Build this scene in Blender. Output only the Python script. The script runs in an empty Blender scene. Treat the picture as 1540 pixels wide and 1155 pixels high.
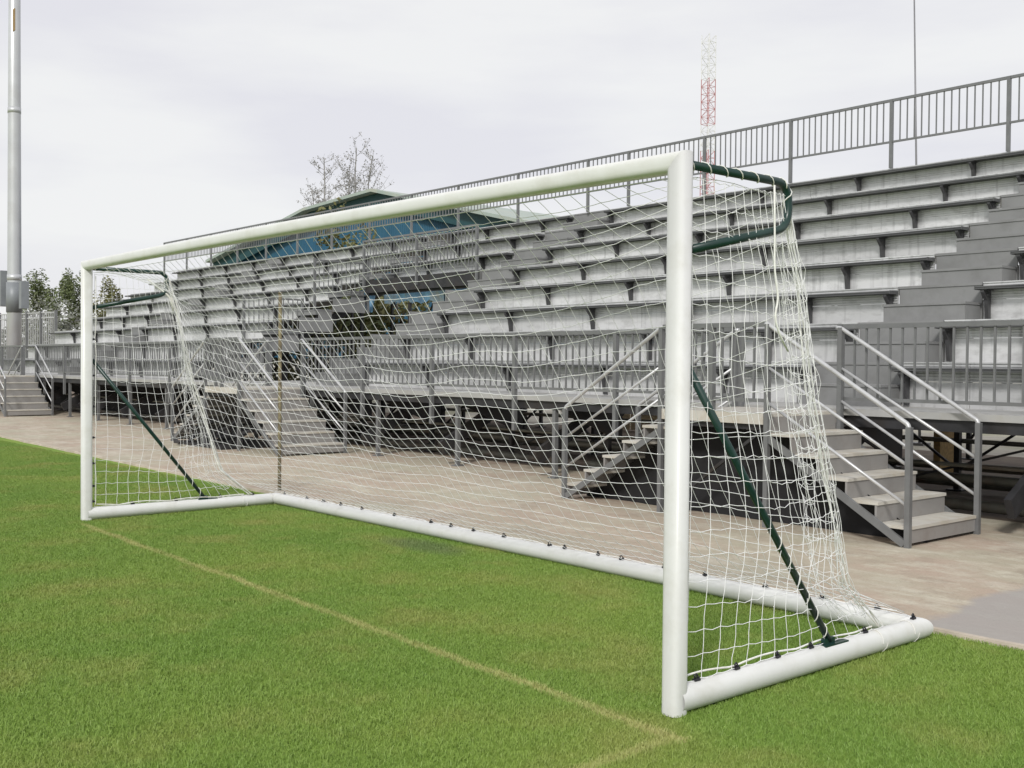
import bpy, math, random
from mathutils import Vector, Matrix, noise
random.seed(7)
PI = math.pi
V = Vector
scene = bpy.context.scene
col = scene.collection

# ------------------------------------------------------------------ helpers
def nz(x, y=0.0, z=0.0):
    return noise.noise(V((x, y, z)))

class MB:
    def __init__(s):
        s.v = []; s.f = []; s.sm = []
    def add(s, vs, fs, smooth=False):
        n = len(s.v)
        s.v += [tuple(a) for a in vs]
        s.f += [tuple(i + n for i in f) for f in fs]
        s.sm += [smooth] * len(fs)
        return s
    def box(s, x0, x1, y0, y1, z0, z1):
        vs = [(x0, y0, z0), (x1, y0, z0), (x1, y1, z0), (x0, y1, z0), (x0, y0, z1), (x1, y0, z1), (x1, y1, z1), (x0, y1, z1)]
        return s.add(vs, [(3, 2, 1, 0), (4, 5, 6, 7), (0, 1, 5, 4), (1, 2, 6, 5), (2, 3, 7, 6), (3, 0, 4, 7)])
    def bbox(s, x0, x1, y0, y1, z0, z1, b=.006):
        # box with its long edges chamfered (profile in the YZ plane, extruded along X)
        pr = [(y0 + b, z0), (y1 - b, z0), (y1, z0 + b), (y1, z1 - b), (y1 - b, z1), (y0 + b, z1), (y0, z1 - b), (y0, z0 + b)]
        return s.prism_x(pr, x0, x1)
    def prism_x(s, pr, x0, x1):
        n = len(pr)
        vs = [(x0, a, b) for a, b in pr] + [(x1, a, b) for a, b in pr]
        fs = [(i, (i + 1) % n, n + (i + 1) % n, n + i) for i in range(n)]
        fs += [tuple(range(n - 1, -1, -1)), tuple(range(n, 2 * n))]
        return s.add(vs, [tuple(reversed(f)) for f in fs])
    def prism_y(s, pr, y0, y1):
        n = len(pr)
        vs = [(a, y0, b) for a, b in pr] + [(a, y1, b) for a, b in pr]
        fs = [(i, (i + 1) % n, n + (i + 1) % n, n + i) for i in range(n)]
        fs += [tuple(range(n - 1, -1, -1)), tuple(range(n, 2 * n))]
        return s.add(vs, fs)
    def beam(s, a, b, w, h, up=(0, 0, 1)):
        a = V(a); b = V(b); d = (b - a).normalized(); u = V(up)
        if abs(d.dot(u)) > .98: u = V((0, 1, 0))
        r = d.cross(u).normalized(); u = r.cross(d)
        o = [(-w / 2, -h / 2), (w / 2, -h / 2), (w / 2, h / 2), (-w / 2, h / 2)]
        vs = [p + r * x + u * y for p in (a, b) for x, y in o]
        return s.add(vs, [(0, 1, 2, 3), (7, 6, 5, 4), (0, 4, 5, 1), (1, 5, 6, 2), (2, 6, 7, 3), (3, 7, 4, 0)])
    def tube(s, pts, r, n=8, cap=True, smooth=True):
        pts = [V(p) for p in pts]; m = len(pts)
        rs = r if isinstance(r, (list, tuple)) else [r] * m
        t0 = (pts[1] - pts[0]).normalized()
        ref = V((0, 0, 1)) if abs(t0.z) < .9 else V((0, 1, 0))
        nrm = t0.cross(ref).normalized()
        vs = []
        for i, p in enumerate(pts):
            if i == 0: t = t0
            elif i == m - 1: t = (pts[i] - pts[i - 1]).normalized()
            else:
                t = pts[i + 1] - pts[i - 1]
                t = t.normalized() if t.length > 1e-9 else t0
            nrm = (nrm - t * nrm.dot(t)); nrm = nrm.normalized() if nrm.length > 1e-6 else t.orthogonal().normalized()
            bi = t.cross(nrm)
            for k in range(n):
                a = 2 * PI * k / n
                vs.append(p + (nrm * math.cos(a) + bi * math.sin(a)) * rs[i])
        fs = [(i * n + k, i * n + (k + 1) % n, (i + 1) * n + (k + 1) % n, (i + 1) * n + k) for i in range(m - 1) for k in range(n)]
        s.add(vs, fs, smooth)
        if cap:
            b = len(s.v) - m * n
            s.f += [tuple(b + k for k in range(n - 1, -1, -1)), tuple(b + (m - 1) * n + k for k in range(n))]
            s.sm += [False, False]
        return s
    def quad(s, a, b, c, d):
        return s.add([a, b, c, d], [(0, 1, 2, 3)])
    def octa(s, p, r):
        x, y, z = p
        return s.add([(x + r, y, z), (x - r, y, z), (x, y + r, z), (x, y - r, z), (x, y, z + r), (x, y, z - r)],
                     [(0, 2, 4), (2, 1, 4), (1, 3, 4), (3, 0, 4), (2, 0, 5), (1, 2, 5), (3, 1, 5), (0, 3, 5)], True)
    def build(s, name, mat, parent=None, origin=None):
        me = bpy.data.meshes.new(name)
        o = V(origin) if origin is not None else V((0, 0, 0))
        if parent is not None and origin is None:
            p = parent
            while p is not None:
                o = o + p.location; p = p.parent
        vs = [tuple(V(a) - o) for a in s.v] if o.length > 0 else s.v
        me.from_pydata(vs, [], s.f)
        me.polygons.foreach_set('use_smooth', s.sm)
        me.materials.append(mat); me.update()
        ob = bpy.data.objects.new(name, me); col.objects.link(ob)
        if parent is not None: ob.parent = parent
        elif origin is not None: ob.location = origin
        return ob

def tag(o, label=None, cat=None, group=None, kind=None):
    if label: o['label'] = label
    if cat: o['category'] = cat
    if group: o['group'] = group
    if kind: o['kind'] = kind
    return o
def empty(name, loc, label=None, cat=None, group=None):
    o = bpy.data.objects.new(name, None); o.location = loc; o.empty_display_size = .2
    col.objects.link(o); return tag(o, label, cat, group)
def copy_tree(o, parent=None):
    c = o.copy(); col.objects.link(c)
    if parent is not None: c.parent = parent
    for ch in list(o.children): copy_tree(ch, c)
    return c

# ------------------------------------------------------------------ materials
def mat(name, base=(.5, .5, .5), rough=.6, metal=0.0, var=.12, scale=6.0, dirt=None, dirt_amt=.4, dirt_scale=2.5,
        bump=0.0, bump_scale=40.0, stretch=None, spec=.5, rough_var=0.1):
    m = bpy.data.materials.new(name); m.use_nodes = True
    nt = m.node_tree; N = nt.nodes; L = nt.links; bs = N['Principled BSDF']
    bs.inputs['Roughness'].default_value = rough; bs.inputs['Metallic'].default_value = metal
    bs.inputs['Specular IOR Level'].default_value = spec
    geo = N.new('ShaderNodeNewGeometry'); vec = geo.outputs['Position']
    if stretch:
        mp = N.new('ShaderNodeMapping'); mp.inputs['Scale'].default_value = stretch
        L.new(vec, mp.inputs['Vector']); vec = mp.outputs['Vector']
    n1 = N.new('ShaderNodeTexNoise'); n1.inputs['Scale'].default_value = scale; n1.inputs['Detail'].default_value = 6
    L.new(vec, n1.inputs['Vector'])
    cr = N.new('ShaderNodeValToRGB')
    cr.color_ramp.elements[0].position = .3; cr.color_ramp.elements[1].position = .7
    cr.color_ramp.elements[0].color = tuple(c * (1 - var) for c in base) + (1,)
    cr.color_ramp.elements[1].color = tuple(min(1, c * (1 + var)) for c in base) + (1,)
    L.new(n1.outputs['Fac'], cr.inputs['Fac']); out = cr.outputs['Color']
    if dirt:
        n2 = N.new('ShaderNodeTexNoise'); n2.inputs['Scale'].default_value = dirt_scale; n2.inputs['Detail'].default_value = 8
        n2.inputs['Roughness'].default_value = .65
        L.new(vec, n2.inputs['Vector'])
        mr = N.new('ShaderNodeMapRange'); mr.inputs[1].default_value = .48; mr.inputs[2].default_value = .72
        mr.inputs[3].default_value = 0; mr.inputs[4].default_value = dirt_amt
        L.new(n2.outputs['Fac'], mr.inputs[0])
        mx = N.new('ShaderNodeMix'); mx.data_type = 'RGBA'
        L.new(mr.outputs[0], mx.inputs['Factor']); L.new(out, mx.inputs['A']); mx.inputs['B'].default_value = tuple(dirt) + (1,)
        out = mx.outputs['Result']
    L.new(out, bs.inputs['Base Color'])
    if rough_var:
        mr2 = N.new('ShaderNodeMapRange'); mr2.inputs[3].default_value = max(.05, rough - rough_var); mr2.inputs[4].default_value = min(1, rough + rough_var)
        L.new(n1.outputs['Fac'], mr2.inputs[0]); L.new(mr2.outputs[0], bs.inputs['Roughness'])
    if bump:
        n3 = N.new('ShaderNodeTexNoise'); n3.inputs['Scale'].default_value = bump_scale; n3.inputs['Detail'].default_value = 5
        L.new(vec, n3.inputs['Vector'])
        bp = N.new('ShaderNodeBump'); bp.inputs['Strength'].default_value = bump; bp.inputs['Distance'].default_value = .02
        L.new(n3.outputs['Fac'], bp.inputs['Height']); L.new(bp.outputs['Normal'], bs.inputs['Normal'])
    return m

M = {}
M['goal'] = mat('goal_white_paint', (.67, .675, .66), .32, 0, .035, 3, dirt=(.44, .43, .36), dirt_amt=.35, dirt_scale=6)
M['cord'] = mat('net_cord', (.85, .85, .86), .8, 0, .06, 20, rough_var=0)
M['rope'] = mat('net_rope', (.80, .80, .77), .85, 0, .1, 30, dirt=(.55, .48, .36), dirt_amt=.4, dirt_scale=3, rough_var=0)
M['green'] = mat('green_tube_paint', (.005, .030, .025), .33, 0, .15, 8, dirt=(.05, .09, .07), dirt_amt=.4)
M['clip'] = mat('black_plastic', (.015, .015, .02), .5)
M['riser'] = mat('riser_aluminium', (.67, .675, .68), .42, .35, .09, 1.2, dirt=(.34, .34, .335), dirt_amt=.55, dirt_scale=4.5, bump=.06, bump_scale=5, stretch=(1, 1, 2.2))
def panel_tint(m):
    nt = m.node_tree; N = nt.nodes; L = nt.links; bs = N['Principled BSDF']; src = bs.inputs['Base Color'].links[0].from_socket
    geo = N.new('ShaderNodeNewGeometry'); ad = N.new('ShaderNodeVectorMath'); ad.operation = 'ADD'; ad.inputs[1].default_value = (11.025, 100, 0); L.new(geo.outputs['Position'], ad.inputs[0])
    dv = N.new('ShaderNodeVectorMath'); dv.operation = 'DIVIDE'; dv.inputs[1].default_value = (2.15, .936, 50.0); L.new(ad.outputs[0], dv.inputs[0])
    fl = N.new('ShaderNodeVectorMath'); fl.operation = 'FLOOR'; L.new(dv.outputs[0], fl.inputs[0])
    wn = N.new('ShaderNodeTexWhiteNoise'); wn.noise_dimensions = '3D'; L.new(fl.outputs[0], wn.inputs['Vector'])
    mr = N.new('ShaderNodeMapRange'); mr.inputs[3].default_value = .80; mr.inputs[4].default_value = 1.08; L.new(wn.outputs['Value'], mr.inputs[0])
    # thin vertical run-off streaks
    mp = N.new('ShaderNodeMapping'); mp.inputs['Scale'].default_value = (9, 1, .6); L.new(geo.outputs['Position'], mp.inputs['Vector'])
    sn = N.new('ShaderNodeTexNoise'); sn.inputs['Scale'].default_value = 1.6; sn.inputs['Detail'].default_value = 5; L.new(mp.outputs['Vector'], sn.inputs['Vector'])
    m2 = N.new('ShaderNodeMapRange'); m2.inputs[1].default_value = .54; m2.inputs[2].default_value = .72; m2.inputs[3].default_value = 1.0; m2.inputs[4].default_value = .74; L.new(sn.outputs['Fac'], m2.inputs[0])
    mu = N.new('ShaderNodeMath'); mu.operation = 'MULTIPLY'; L.new(mr.outputs[0], mu.inputs[0]); L.new(m2.outputs[0], mu.inputs[1])
    sc = N.new('ShaderNodeVectorMath'); sc.operation = 'SCALE'; L.new(src, sc.inputs[0]); L.new(mu.outputs[0], sc.inputs['Scale'])
    L.new(sc.outputs[0], bs.inputs['Base Color'])
panel_tint(M['riser'])
M['seat'] = mat('seat_aluminium', (.10, .102, .105), .42, .35, .12, 3, dirt=(.17, .17, .165), dirt_amt=.6, dirt_scale=3, stretch=(.4, 4, 4))
M['step'] = mat('step_grey_paint', (.225, .227, .227), .55, .1, .06, 2, dirt=(.13, .13, .125), dirt_amt=.5, dirt_scale=2.5)
M['deck'] = mat('deck_aluminium', (.40, .40, .39), .5, .2, .08, 3, dirt=(.35, .33, .28), dirt_amt=.6, dirt_scale=4)
M['rail'] = mat('galvanised_rail', (.19, .194, .197), .45, .35, .1, 7, dirt=(.17, .17, .17), dirt_amt=.5, dirt_scale=5)
M['stairrail'] = mat('bright_handrail', (.52, .525, .53), .36, .35, .1, 7, dirt=(.28, .28, .28), dirt_amt=.5, dirt_scale=5)
M['tread'] = mat('tread_metal', (.50, .48, .43), .6, .05, .08, 4, dirt=(.40, .34, .25), dirt_amt=.7, dirt_scale=5)
M['kick'] = mat('stair_riser_metal', (.31, .30, .29), .5, .25, .07, 3, dirt=(.20, .17, .15), dirt_amt=.5, dirt_scale=3)
M['bracket'] = mat('bracket_steel', (.07, .07, .073), .5, .4, .15, 8)
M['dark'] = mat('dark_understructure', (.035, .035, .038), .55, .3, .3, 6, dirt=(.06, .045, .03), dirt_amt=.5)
M['olive'] = mat('weathered_pipe', (.17, .17, .145), .6, .2, .25, 5, dirt=(.16, .08, .05), dirt_amt=.6, dirt_scale=2)
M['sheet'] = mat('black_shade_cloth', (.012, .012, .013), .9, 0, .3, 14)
M['blue'] = mat('blue_cladding', (.010, .080, .145), .45, .1, .1, 1.5, dirt=(.02, .10, .13), dirt_amt=.5, dirt_scale=.4)
M['teal'] = mat('verge_shade_teal', (.012, .06, .07), .6)  # dark teal stands in for the shadow under the roof verge
M['verge'] = mat('pale_green_roof', (.33, .39, .35), .5, .1, .08, 1, dirt=(.5, .45, .34), dirt_amt=.5, dirt_scale=.7)
M['pilaster'] = mat('grey_pilaster', (.25, .26, .26), .7)
M['mast'] = mat('mast_steel', (.52, .53, .55), .42, .3, .06, 1.2, dirt=(.40, .38, .36), dirt_amt=.4, dirt_scale=1)
M['box'] = mat('grey_box', (.22, .235, .25), .5, .1, .1, 3)
M['plaque'] = mat('brown_plaque', (.30, .20, .09), .6)
M['white'] = mat('tower_white', (.75, .75, .75), .5)
M['red'] = mat('tower_red', (.50, .24, .245), .5)  # red paled: distance haze is put into the colour
M['thin'] = mat('thin_pole_grey', (.20, .20, .21), .5, .3)
M['rustpole'] = mat('rusty_pole', (.17, .14, .085), .75, .1, .35, 18, dirt=(.42, .38, .22), dirt_amt=.9, dirt_scale=7)
M['wall'] = mat('pale_render_wall', (.58, .57, .53), .85, 0, .1, 1.2, dirt=(.30, .29, .25), dirt_amt=.6, dirt_scale=1.2)
M['board'] = mat('beige_board', (.52, .42, .27), .7, 0, .12, 3, stretch=(.4, 1, 6))
M['timber'] = mat('timber', (.40, .27, .11), .75, 0, .25, 6, stretch=(.4, 4, 4))
M['orange'] = mat('orange_plastic', (.75, .25, .04), .5)
M['bluecloth'] = mat('blue_cloth', (.28, .55, .88), .8, 0, .3, 5, dirt=(.66, .58, .38), dirt_amt=.95, dirt_scale=1.1)
M['bark'] = mat('bark', (.13, .12, .11), .9, 0, .3, 5)
M['barepale'] = mat('pale_bark', (.27, .26, .25), .9, 0, .3, 5)

def leafmat(name, c, c2):
    m = mat(name, c, .6, 0, .35, .9, dirt=c2, dirt_amt=.8, dirt_scale=.6)
    return m
M['leaf'] = leafmat('leaf_green', (.125, .155, .065), (.16, .175, .08))
M['leafgrey'] = leafmat('leaf_grey_green', (.17, .18, .15), (.25, .25, .21))
M['leafolive'] = leafmat('leaf_olive', (.15, .15, .055), (.21, .19, .08))

# --- grass / lawn materials share one world-position colour field
def grass_colour(nt, tip):
    N = nt.nodes; L = nt.links
    geo = N.new('ShaderNodeNewGeometry'); pos = geo.outputs['Position']
    def nse(sc, det=4, rough=.55):
        n = N.new('ShaderNodeTexNoise'); n.inputs['Scale'].default_value = sc; n.inputs['Detail'].default_value = det
        n.inputs['Roughness'].default_value = rough; L.new(pos, n.inputs['Vector']); return n.outputs['Fac']
    def mapr(s, a, b, c=0, d=1):
        r = N.new('ShaderNodeMapRange'); r.inputs[1].default_value = a; r.inputs[2].default_value = b
        r.inputs[3].default_value = c; r.inputs[4].default_value = d; L.new(s, r.inputs[0]); return r.outputs[0]
    def mix(f, a, b):
        x = N.new('ShaderNodeMix'); x.data_type = 'RGBA'
        if hasattr(f, 'links'): L.new(f, x.inputs['Factor'])
        else: x.inputs['Factor'].default_value = f
        for sck, v in (('A', a), ('B', b)):
            if hasattr(v, 'links'): L.new(v, x.inputs[sck])
            else: x.inputs[sck].default_value = tuple(v) + (1,)
        return x.outputs['Result']
    k = 1.0 if tip else .9
    sc = lambda c: tuple(a * k for a in c)
    c = mix(mapr(nse(.55), .38, .66), sc((.172, .280, .052)), sc((.222, .312, .062)))
    c = mix(mapr(nse(1.1, 6), .50, .70, 0, .6), c, sc((.300, .300, .095)))
    c = mix(mapr(nse(2.6, 5), .56, .76, 0, .4), c, sc((.33, .315, .105)))
    c = mix(mapr(nse(4.5, 4), .55, .78, 0, .55), c, sc((.145, .245, .044)))
    c = mix(mapr(nse(38, 3), .5, .8, 0, .22), c, sc((.34, .35, .12)))
    # faded goal line and its return
    sx = N.new('ShaderNodeSeparateXYZ'); L.new(pos, sx.inputs[0])
    def mth(op, a, b=None):
        q = N.new('ShaderNodeMath'); q.operation = op
        for i, v in enumerate((a, b)):
            if v is None: continue
            if hasattr(v, 'links'): L.new(v, q.inputs[i])
            else: q.inputs[i].default_value = v
        return q.outputs[0]
    X, Y = sx.outputs['X'], sx.outputs['Y']
    wob = mth('MULTIPLY', mth('SUBTRACT', nse(2.0), .5), .10)
    yl = mth('ADD', mth('ADD', Y, mth('MULTIPLY', mth('SUBTRACT', X, .0), .0125)), mth('ADD', wob, .22))
    band = mth('MULTIPLY', mapr(mth('ABSOLUTE', yl), .050, .018), mth('MULTIPLY', mth('LESS_THAN', X, .26), mth('GREATER_THAN', X, -7.2)))
    xl = mth('ADD', mth('SUBTRACT', X, .20), wob)
    band2 = mth('MULTIPLY', mapr(mth('ABSOLUTE', xl), .050, .018), mth('LESS_THAN', Y, -.2))
    band = mth('MAXIMUM', band, mth('MULTIPLY', band2, .8))
    band = mth('MULTIPLY', band, mapr(nse(3.0, 5), .25, .62, .38, .9))
    c = mix(band, c, (.40, .40, .155) if tip else (.42, .40, .17))
    # worn damp hollow near the back bar
    dx = mth('DIVIDE', mth('ADD', X, 4.25), .55); dy = mth('DIVIDE', mth('SUBTRACT', Y, 1.70), .22)
    rr = mth('ADD', mth('ADD', mth('MULTIPLY', dx, dx), mth('MULTIPLY', dy, dy)), mth('MULTIPLY', mth('SUBTRACT', nse(6.0), .5), 1.2))
    c = mix(mapr(rr, 1.3, .2, 0, .55), c, (.13, .16, .085))
    return c
def grass_mat(name, tip):
    m = bpy.data.materials.new(name); m.use_nodes = True
    bs = m.node_tree.nodes['Principled BSDF']
    c = grass_colour(m.node_tree, tip)
    m.node_tree.links.new(c, bs.inputs['Base Color'])
    bs.inputs['Roughness'].default_value = .55 if tip else .9
    bs.inputs['Specular IOR Level'].default_value = .35 if tip else .1
    return m
M['blade'] = grass_mat('grass_blades', True)
M['lawn'] = grass_mat('lawn_thatch', False)

def apron_mat():
    m = bpy.data.materials.new('worn_concrete'); m.use_nodes = True
    nt = m.node_tree; N = nt.nodes; L = nt.links; bs = N['Principled BSDF']; bs.inputs['Roughness'].default_value = .85
    geo = N.new('ShaderNodeNewGeometry'); pos = geo.outputs['Position']
    def nse(sc, det=6, rg=.6, st=None):
        n = N.new('ShaderNodeTexNoise'); n.inputs['Scale'].default_value = sc; n.inputs['Detail'].default_value = det; n.inputs['Roughness'].default_value = rg
        v = pos
        if st:
            mp = N.new('ShaderNodeMapping'); mp.inputs['Scale'].default_value = st; L.new(v, mp.inputs['Vector']); v = mp.outputs['Vector']
        L.new(v, n.inputs['Vector']); return n.outputs['Fac']
    def mapr(s, a, b, c=0, d=1):
        r = N.new('ShaderNodeMapRange'); r.inputs[1].default_value = a; r.inputs[2].default_value = b
        r.inputs[3].default_value = c; r.inputs[4].default_value = d; L.new(s, r.inputs[0]); return r.outputs[0]
    def mix(f, a, b):
        x = N.new('ShaderNodeMix'); x.data_type = 'RGBA'; L.new(f, x.inputs['Factor'])
        for sck, v in (('A', a), ('B', b)):
            if hasattr(v, 'links'): L.new(v, x.inputs[sck])
            else: x.inputs[sck].default_value = tuple(v) + (1,)
        return x.outputs['Result']
    c = mix(mapr(nse(.8, 6, .6, (.8, 1, 1)), .40, .62), (.40, .315, .245), (.385, .355, .265))
    c = mix(mapr(nse(.45, 5), .55, .70, 0, .8), c, (.36, .285, .225))
    c = mix(mapr(nse(3.0, 8, .7, (.75, 1.4, 1)), .50, .66, 0, .8), c, (.52, .49, .39))
    c = mix(mapr(nse(1.5, 9, .72), .53, .62, 0, .55), c, (.29, .235, .18))
    c = mix(mapr(nse(.9, 9, .75, (.8, 1.3, 1)), .52, .66, 0, .75), c, (.52, .485, .40))
    c = mix(mapr(nse(2.6, 9, .75, (.7, 1.2, 1)), .54, .68, 0, .6), c, (.49, .46, .375))
    c = mix(mapr(nse(3.4, 9, .78, (.8, 1.2, 1)), .57, .68, 0, .5), c, (.25, .205, .16))
    c = mix(mapr(nse(7.0, 8, .7), .56, .75, 0, .6), c, (.25, .21, .165))
    c = mix(mapr(nse(60, 3), .55, .75, 0, .45), c, (.19, .16, .125))
    # a greyer, newer slab towards the near end
    sx = N.new('ShaderNodeSeparateXYZ'); L.new(pos, sx.inputs[0])
    a = N.new('ShaderNodeMath'); a.operation = 'MULTIPLY_ADD'; L.new(sx.outputs['Y'], a.inputs[0]); a.inputs[1].default_value = .06; L.new(sx.outputs['X'], a.inputs[2])
    a2 = N.new('ShaderNodeMath'); a2.operation = 'MULTIPLY_ADD'; L.new(nse(2.0), a2.inputs[0]); a2.inputs[1].default_value = .35; L.new(a.outputs[0], a2.inputs[2])
    c = mix(mapr(a2.outputs[0], .08, .17, 0, .85), c, (.315, .295, .28))
    L.new(c, bs.inputs['Base Color'])
    bp = N.new('ShaderNodeBump'); bp.inputs['Strength'].default_value = .35; bp.inputs['Distance'].default_value = .02
    L.new(nse(25, 6), bp.inputs['Height']); L.new(bp.outputs['Normal'], bs.inputs['Normal'])
    return m
M['apron'] = apron_mat()
M['soil'] = mat('stand_soil', (.15, .115, .09), .95, 0, .3, 1.5, dirt=(.24, .20, .14), dirt_amt=.7, dirt_scale=2, bump=.5, bump_scale=9)
M['ground'] = mat('rough_ground', (.16, .19, .07), .95, 0, .3, .4, dirt=(.36, .31, .22), dirt_amt=.85, dirt_scale=.25)
M['rear'] = mat('rear_path_dust', (.46, .43, .37), .95, 0, .15, .8, dirt=(.20, .22, .09), dirt_amt=.8, dirt_scale=.35)
M['kerb'] = mat('kerb_line', (.46, .40, .33), .85, 0, .15, 5, dirt=(.30, .26, .18), dirt_amt=.6, dirt_scale=4)

# ------------------------------------------------------------------ camera
F, YAW, PITCH, ROLL = 1623.766, .863266, -.0187579, .00829738
CAM = V((3.143166, -3.650873, 1.546417))
f_ = V((-math.sin(YAW) * math.cos(PITCH), math.cos(YAW) * math.cos(PITCH), math.sin(PITCH)))
r_ = V((math.cos(YAW), math.sin(YAW), 0)); u_ = r_.cross(f_)
r2 = r_ * math.cos(ROLL) + u_ * math.sin(ROLL); u2 = -r_ * math.sin(ROLL) + u_ * math.cos(ROLL)
cd = bpy.data.cameras.new('camera'); cam = bpy.data.objects.new('camera', cd); col.objects.link(cam)
cd.sensor_width = 36; cd.lens = F / 1540 * 36; cd.clip_end = 6000; cd.clip_start = .05
mw = Matrix((r2, u2, -f_)).transposed().to_4x4(); mw.translation = CAM; cam.matrix_world = mw
scene.camera = cam
def onray(x, y, Y):
    d = r2 * ((x - 770) / F) - u2 * ((y - 577.5) / F) + f_
    t = (Y - CAM.y) / d.y
    return CAM + d * t

# ------------------------------------------------------------------ light
w = bpy.data.worlds.new('World'); scene.world = w; w.use_nodes = True
nt = w.node_tree; N = nt.nodes; L = nt.links; bg = N['Background']
SUN_EL, SUN_AZ = math.radians(36), math.radians(34)     # towards -Y, a little to +X
sdir = V((math.sin(SUN_AZ) * math.cos(SUN_EL), -math.cos(SUN_AZ) * math.cos(SUN_EL), math.sin(SUN_EL)))
sky = N.new('ShaderNodeTexSky'); sky.sky_type = 'NISHITA'; sky.sun_disc = False
sky.sun_elevation = SUN_EL; sky.sun_rotation = math.atan2(sdir.x, sdir.y)
tc = N.new('ShaderNodeTexCoord')
mp = N.new('ShaderNodeMapping'); mp.inputs['Scale'].default_value = (1, 1, 4.5); L.new(tc.outputs['Generated'], mp.inputs['Vector'])
cn = N.new('ShaderNodeTexNoise'); cn.inputs['Scale'].default_value = 2.2; cn.inputs['Detail'].default_value = 7; cn.inputs['Roughness'].default_value = .5
L.new(mp.outputs['Vector'], cn.inputs['Vector'])
cr = N.new('ShaderNodeValToRGB'); e = cr.color_ramp.elements
e[0].position = .40; e[0].color = (8.1, 8.05, 8.5, 1); e[1].position = .58; e[1].color = (9.15, 9.15, 9.15, 1)
L.new(cn.outputs['Fac'], cr.inputs['Fac'])
sx = N.new('ShaderNodeSeparateXYZ'); L.new(tc.outputs['Generated'], sx.inputs[0])
zr = N.new('ShaderNodeMapRange'); zr.inputs[1].default_value = .28; zr.inputs[2].default_value = 1.0; zr.inputs[3].default_value = 1.0; zr.inputs[4].default_value = 1.0
L.new(sx.outputs['Z'], zr.inputs[0])
mv = N.new('ShaderNodeVectorMath'); mv.operation = 'SCALE'; L.new(cr.outputs['Color'], mv.inputs[0]); L.new(zr.outputs[0], mv.inputs['Scale'])
mx = N.new('ShaderNodeMix'); mx.data_type = 'RGBA'; mx.inputs['Factor'].default_value = .93
L.new(sky.outputs['Color'], mx.inputs['A']); L.new(mv.outputs[0], mx.inputs['B'])
L.new(mx.outputs['Result'], bg.inputs['Color']); bg.inputs['Strength'].default_value = .1
sl = bpy.data.lights.new('sun', 'SUN'); sl.energy = 2.6; sl.angle = math.radians(9); sl.color = (1, .975, .94)
so = bpy.data.objects.new('sun', sl); col.objects.link(so); so.rotation_euler = sdir.to_track_quat('Z', 'Y').to_euler(); so.location = (0, -10, 20)
scene.view_settings.view_transform = 'Standard'; scene.view_settings.look = 'None'
scene.view_settings.gamma = 1; scene.view_settings.exposure = 0.0; scene.view_settings.use_curve_mapping = False

# ------------------------------------------------------------------ ground
def struct(name, mb, m):
    return tag(mb.build(name, m), kind='structure')
def sheet(x0, x1, y0, y1, z):
    b = MB(); b.quad((x0, y0, z), (x1, y0, z), (x1, y1, z), (x0, y1, z)); return b
struct('ground', sheet(-3000, 3000, -3000, 3000, -.016), M['ground'])
edge = [(-120, 4.2), (-60, 3.25), (-40, 2.95), (-30, 2.8), (-20, 2.62), (-15, 2.52), (-10, 2.45), (-6, 2.40), (-2, 2.36), (0, 2.33), (1, 2.33), (5, 2.33), (80, 2.33)]
b = MB()
for (xa, ya), (xb, yb) in zip(edge, edge[1:]): b.quad((xa, -100, -.006), (xb, -100, -.006), (xb, yb + .03, -.006), (xa, ya + .03, -.006))
struct('lawn', b, M['lawn'])
b = MB()
ap = []
for (xa, ya), (xb, yb) in zip(edge, edge[1:]):
    n = max(1, int((xb - xa) / .14)) if -40 < xa < 5 else 1
    for i in range(n):
        t = i / n; x = xa + (xb - xa) * t; ap.append((x, ya + (yb - ya) * t + ((.035 * nz(x * 1.3, 3) + .02 * nz(x * 4, 6)) if n > 1 else 0)))
ap.append(edge[-1])
for (xa, ya), (xb, yb) in zip(ap, ap[1:]): b.quad((xa, ya, .004), (xb, yb, .004), (xb, 7.2, .004), (xa, 7.2, .004))
struct('concrete_path', b, M['apron'])
b = MB()
for (xa, ya), (xb, yb) in zip(ap, ap[1:]):
    za, zb = .024 + .014 * nz(xa * 2.3, 9), .024 + .014 * nz(xb * 2.3, 9)
    b.add([(xa, ya - .03, -.01), (xb, yb - .03, -.01), (xb, yb - .024, zb), (xa, ya - .024, za), (xa, ya + .018, za), (xb, yb + .018, zb), (xb, yb + .024, 0), (xa, ya + .024, 0)],
          [(0, 1, 2, 3), (3, 2, 5, 4), (4, 5, 6, 7)])
struct('path_kerb', b, M['kerb'])
struct('rear_path', sheet(-90, 40, 15.2, 25.0, -.004), M['rear'])
struct('soil_bed', sheet(-60, 40, 7.2, 15.2, .0), M['soil'])

# ------------------------------------------------------------------ grass (stuff, geometry nodes instances of one tile)
b = MB(); random.seed(11)
for i in range(15000):
    x, y = random.random(), random.random()
    h = random.uniform(.007, .017); a = random.uniform(0, 2 * PI); wd = random.uniform(.0011, .0021)
    la = random.uniform(0, 2 * PI); ln = h * random.uniform(.4, 1.7)
    dx, dy = math.cos(a) * wd, math.sin(a) * wd; lx, ly = math.cos(la) * ln, math.sin(la) * ln
    b.v += [(x - dx, y - dy, -.008), (x + dx, y + dy, -.008), (x + dx * .8 + lx * .4, y + dy * .8 + ly * .4, h * .62), (x - dx * .8 + lx * .4, y - dy * .8 + ly * .4, h * .62), (x + lx, y + ly, h)]
    k = len(b.v) - 5
    b.f += [(k, k + 1, k + 2, k + 3), (k + 3, k + 2, k + 4)]; b.sm += [False, False]
b.v = [(x - .5, y - .5, z) for x, y, z in b.v]
grass = b.build('grass', M['blade'])
tag(grass, 'short mown green turf with a faded goal line, in front of the stand', 'grass', kind='stuff')
ng = bpy.data.node_groups.new('turf_tiles', 'GeometryNodeTree')
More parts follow.
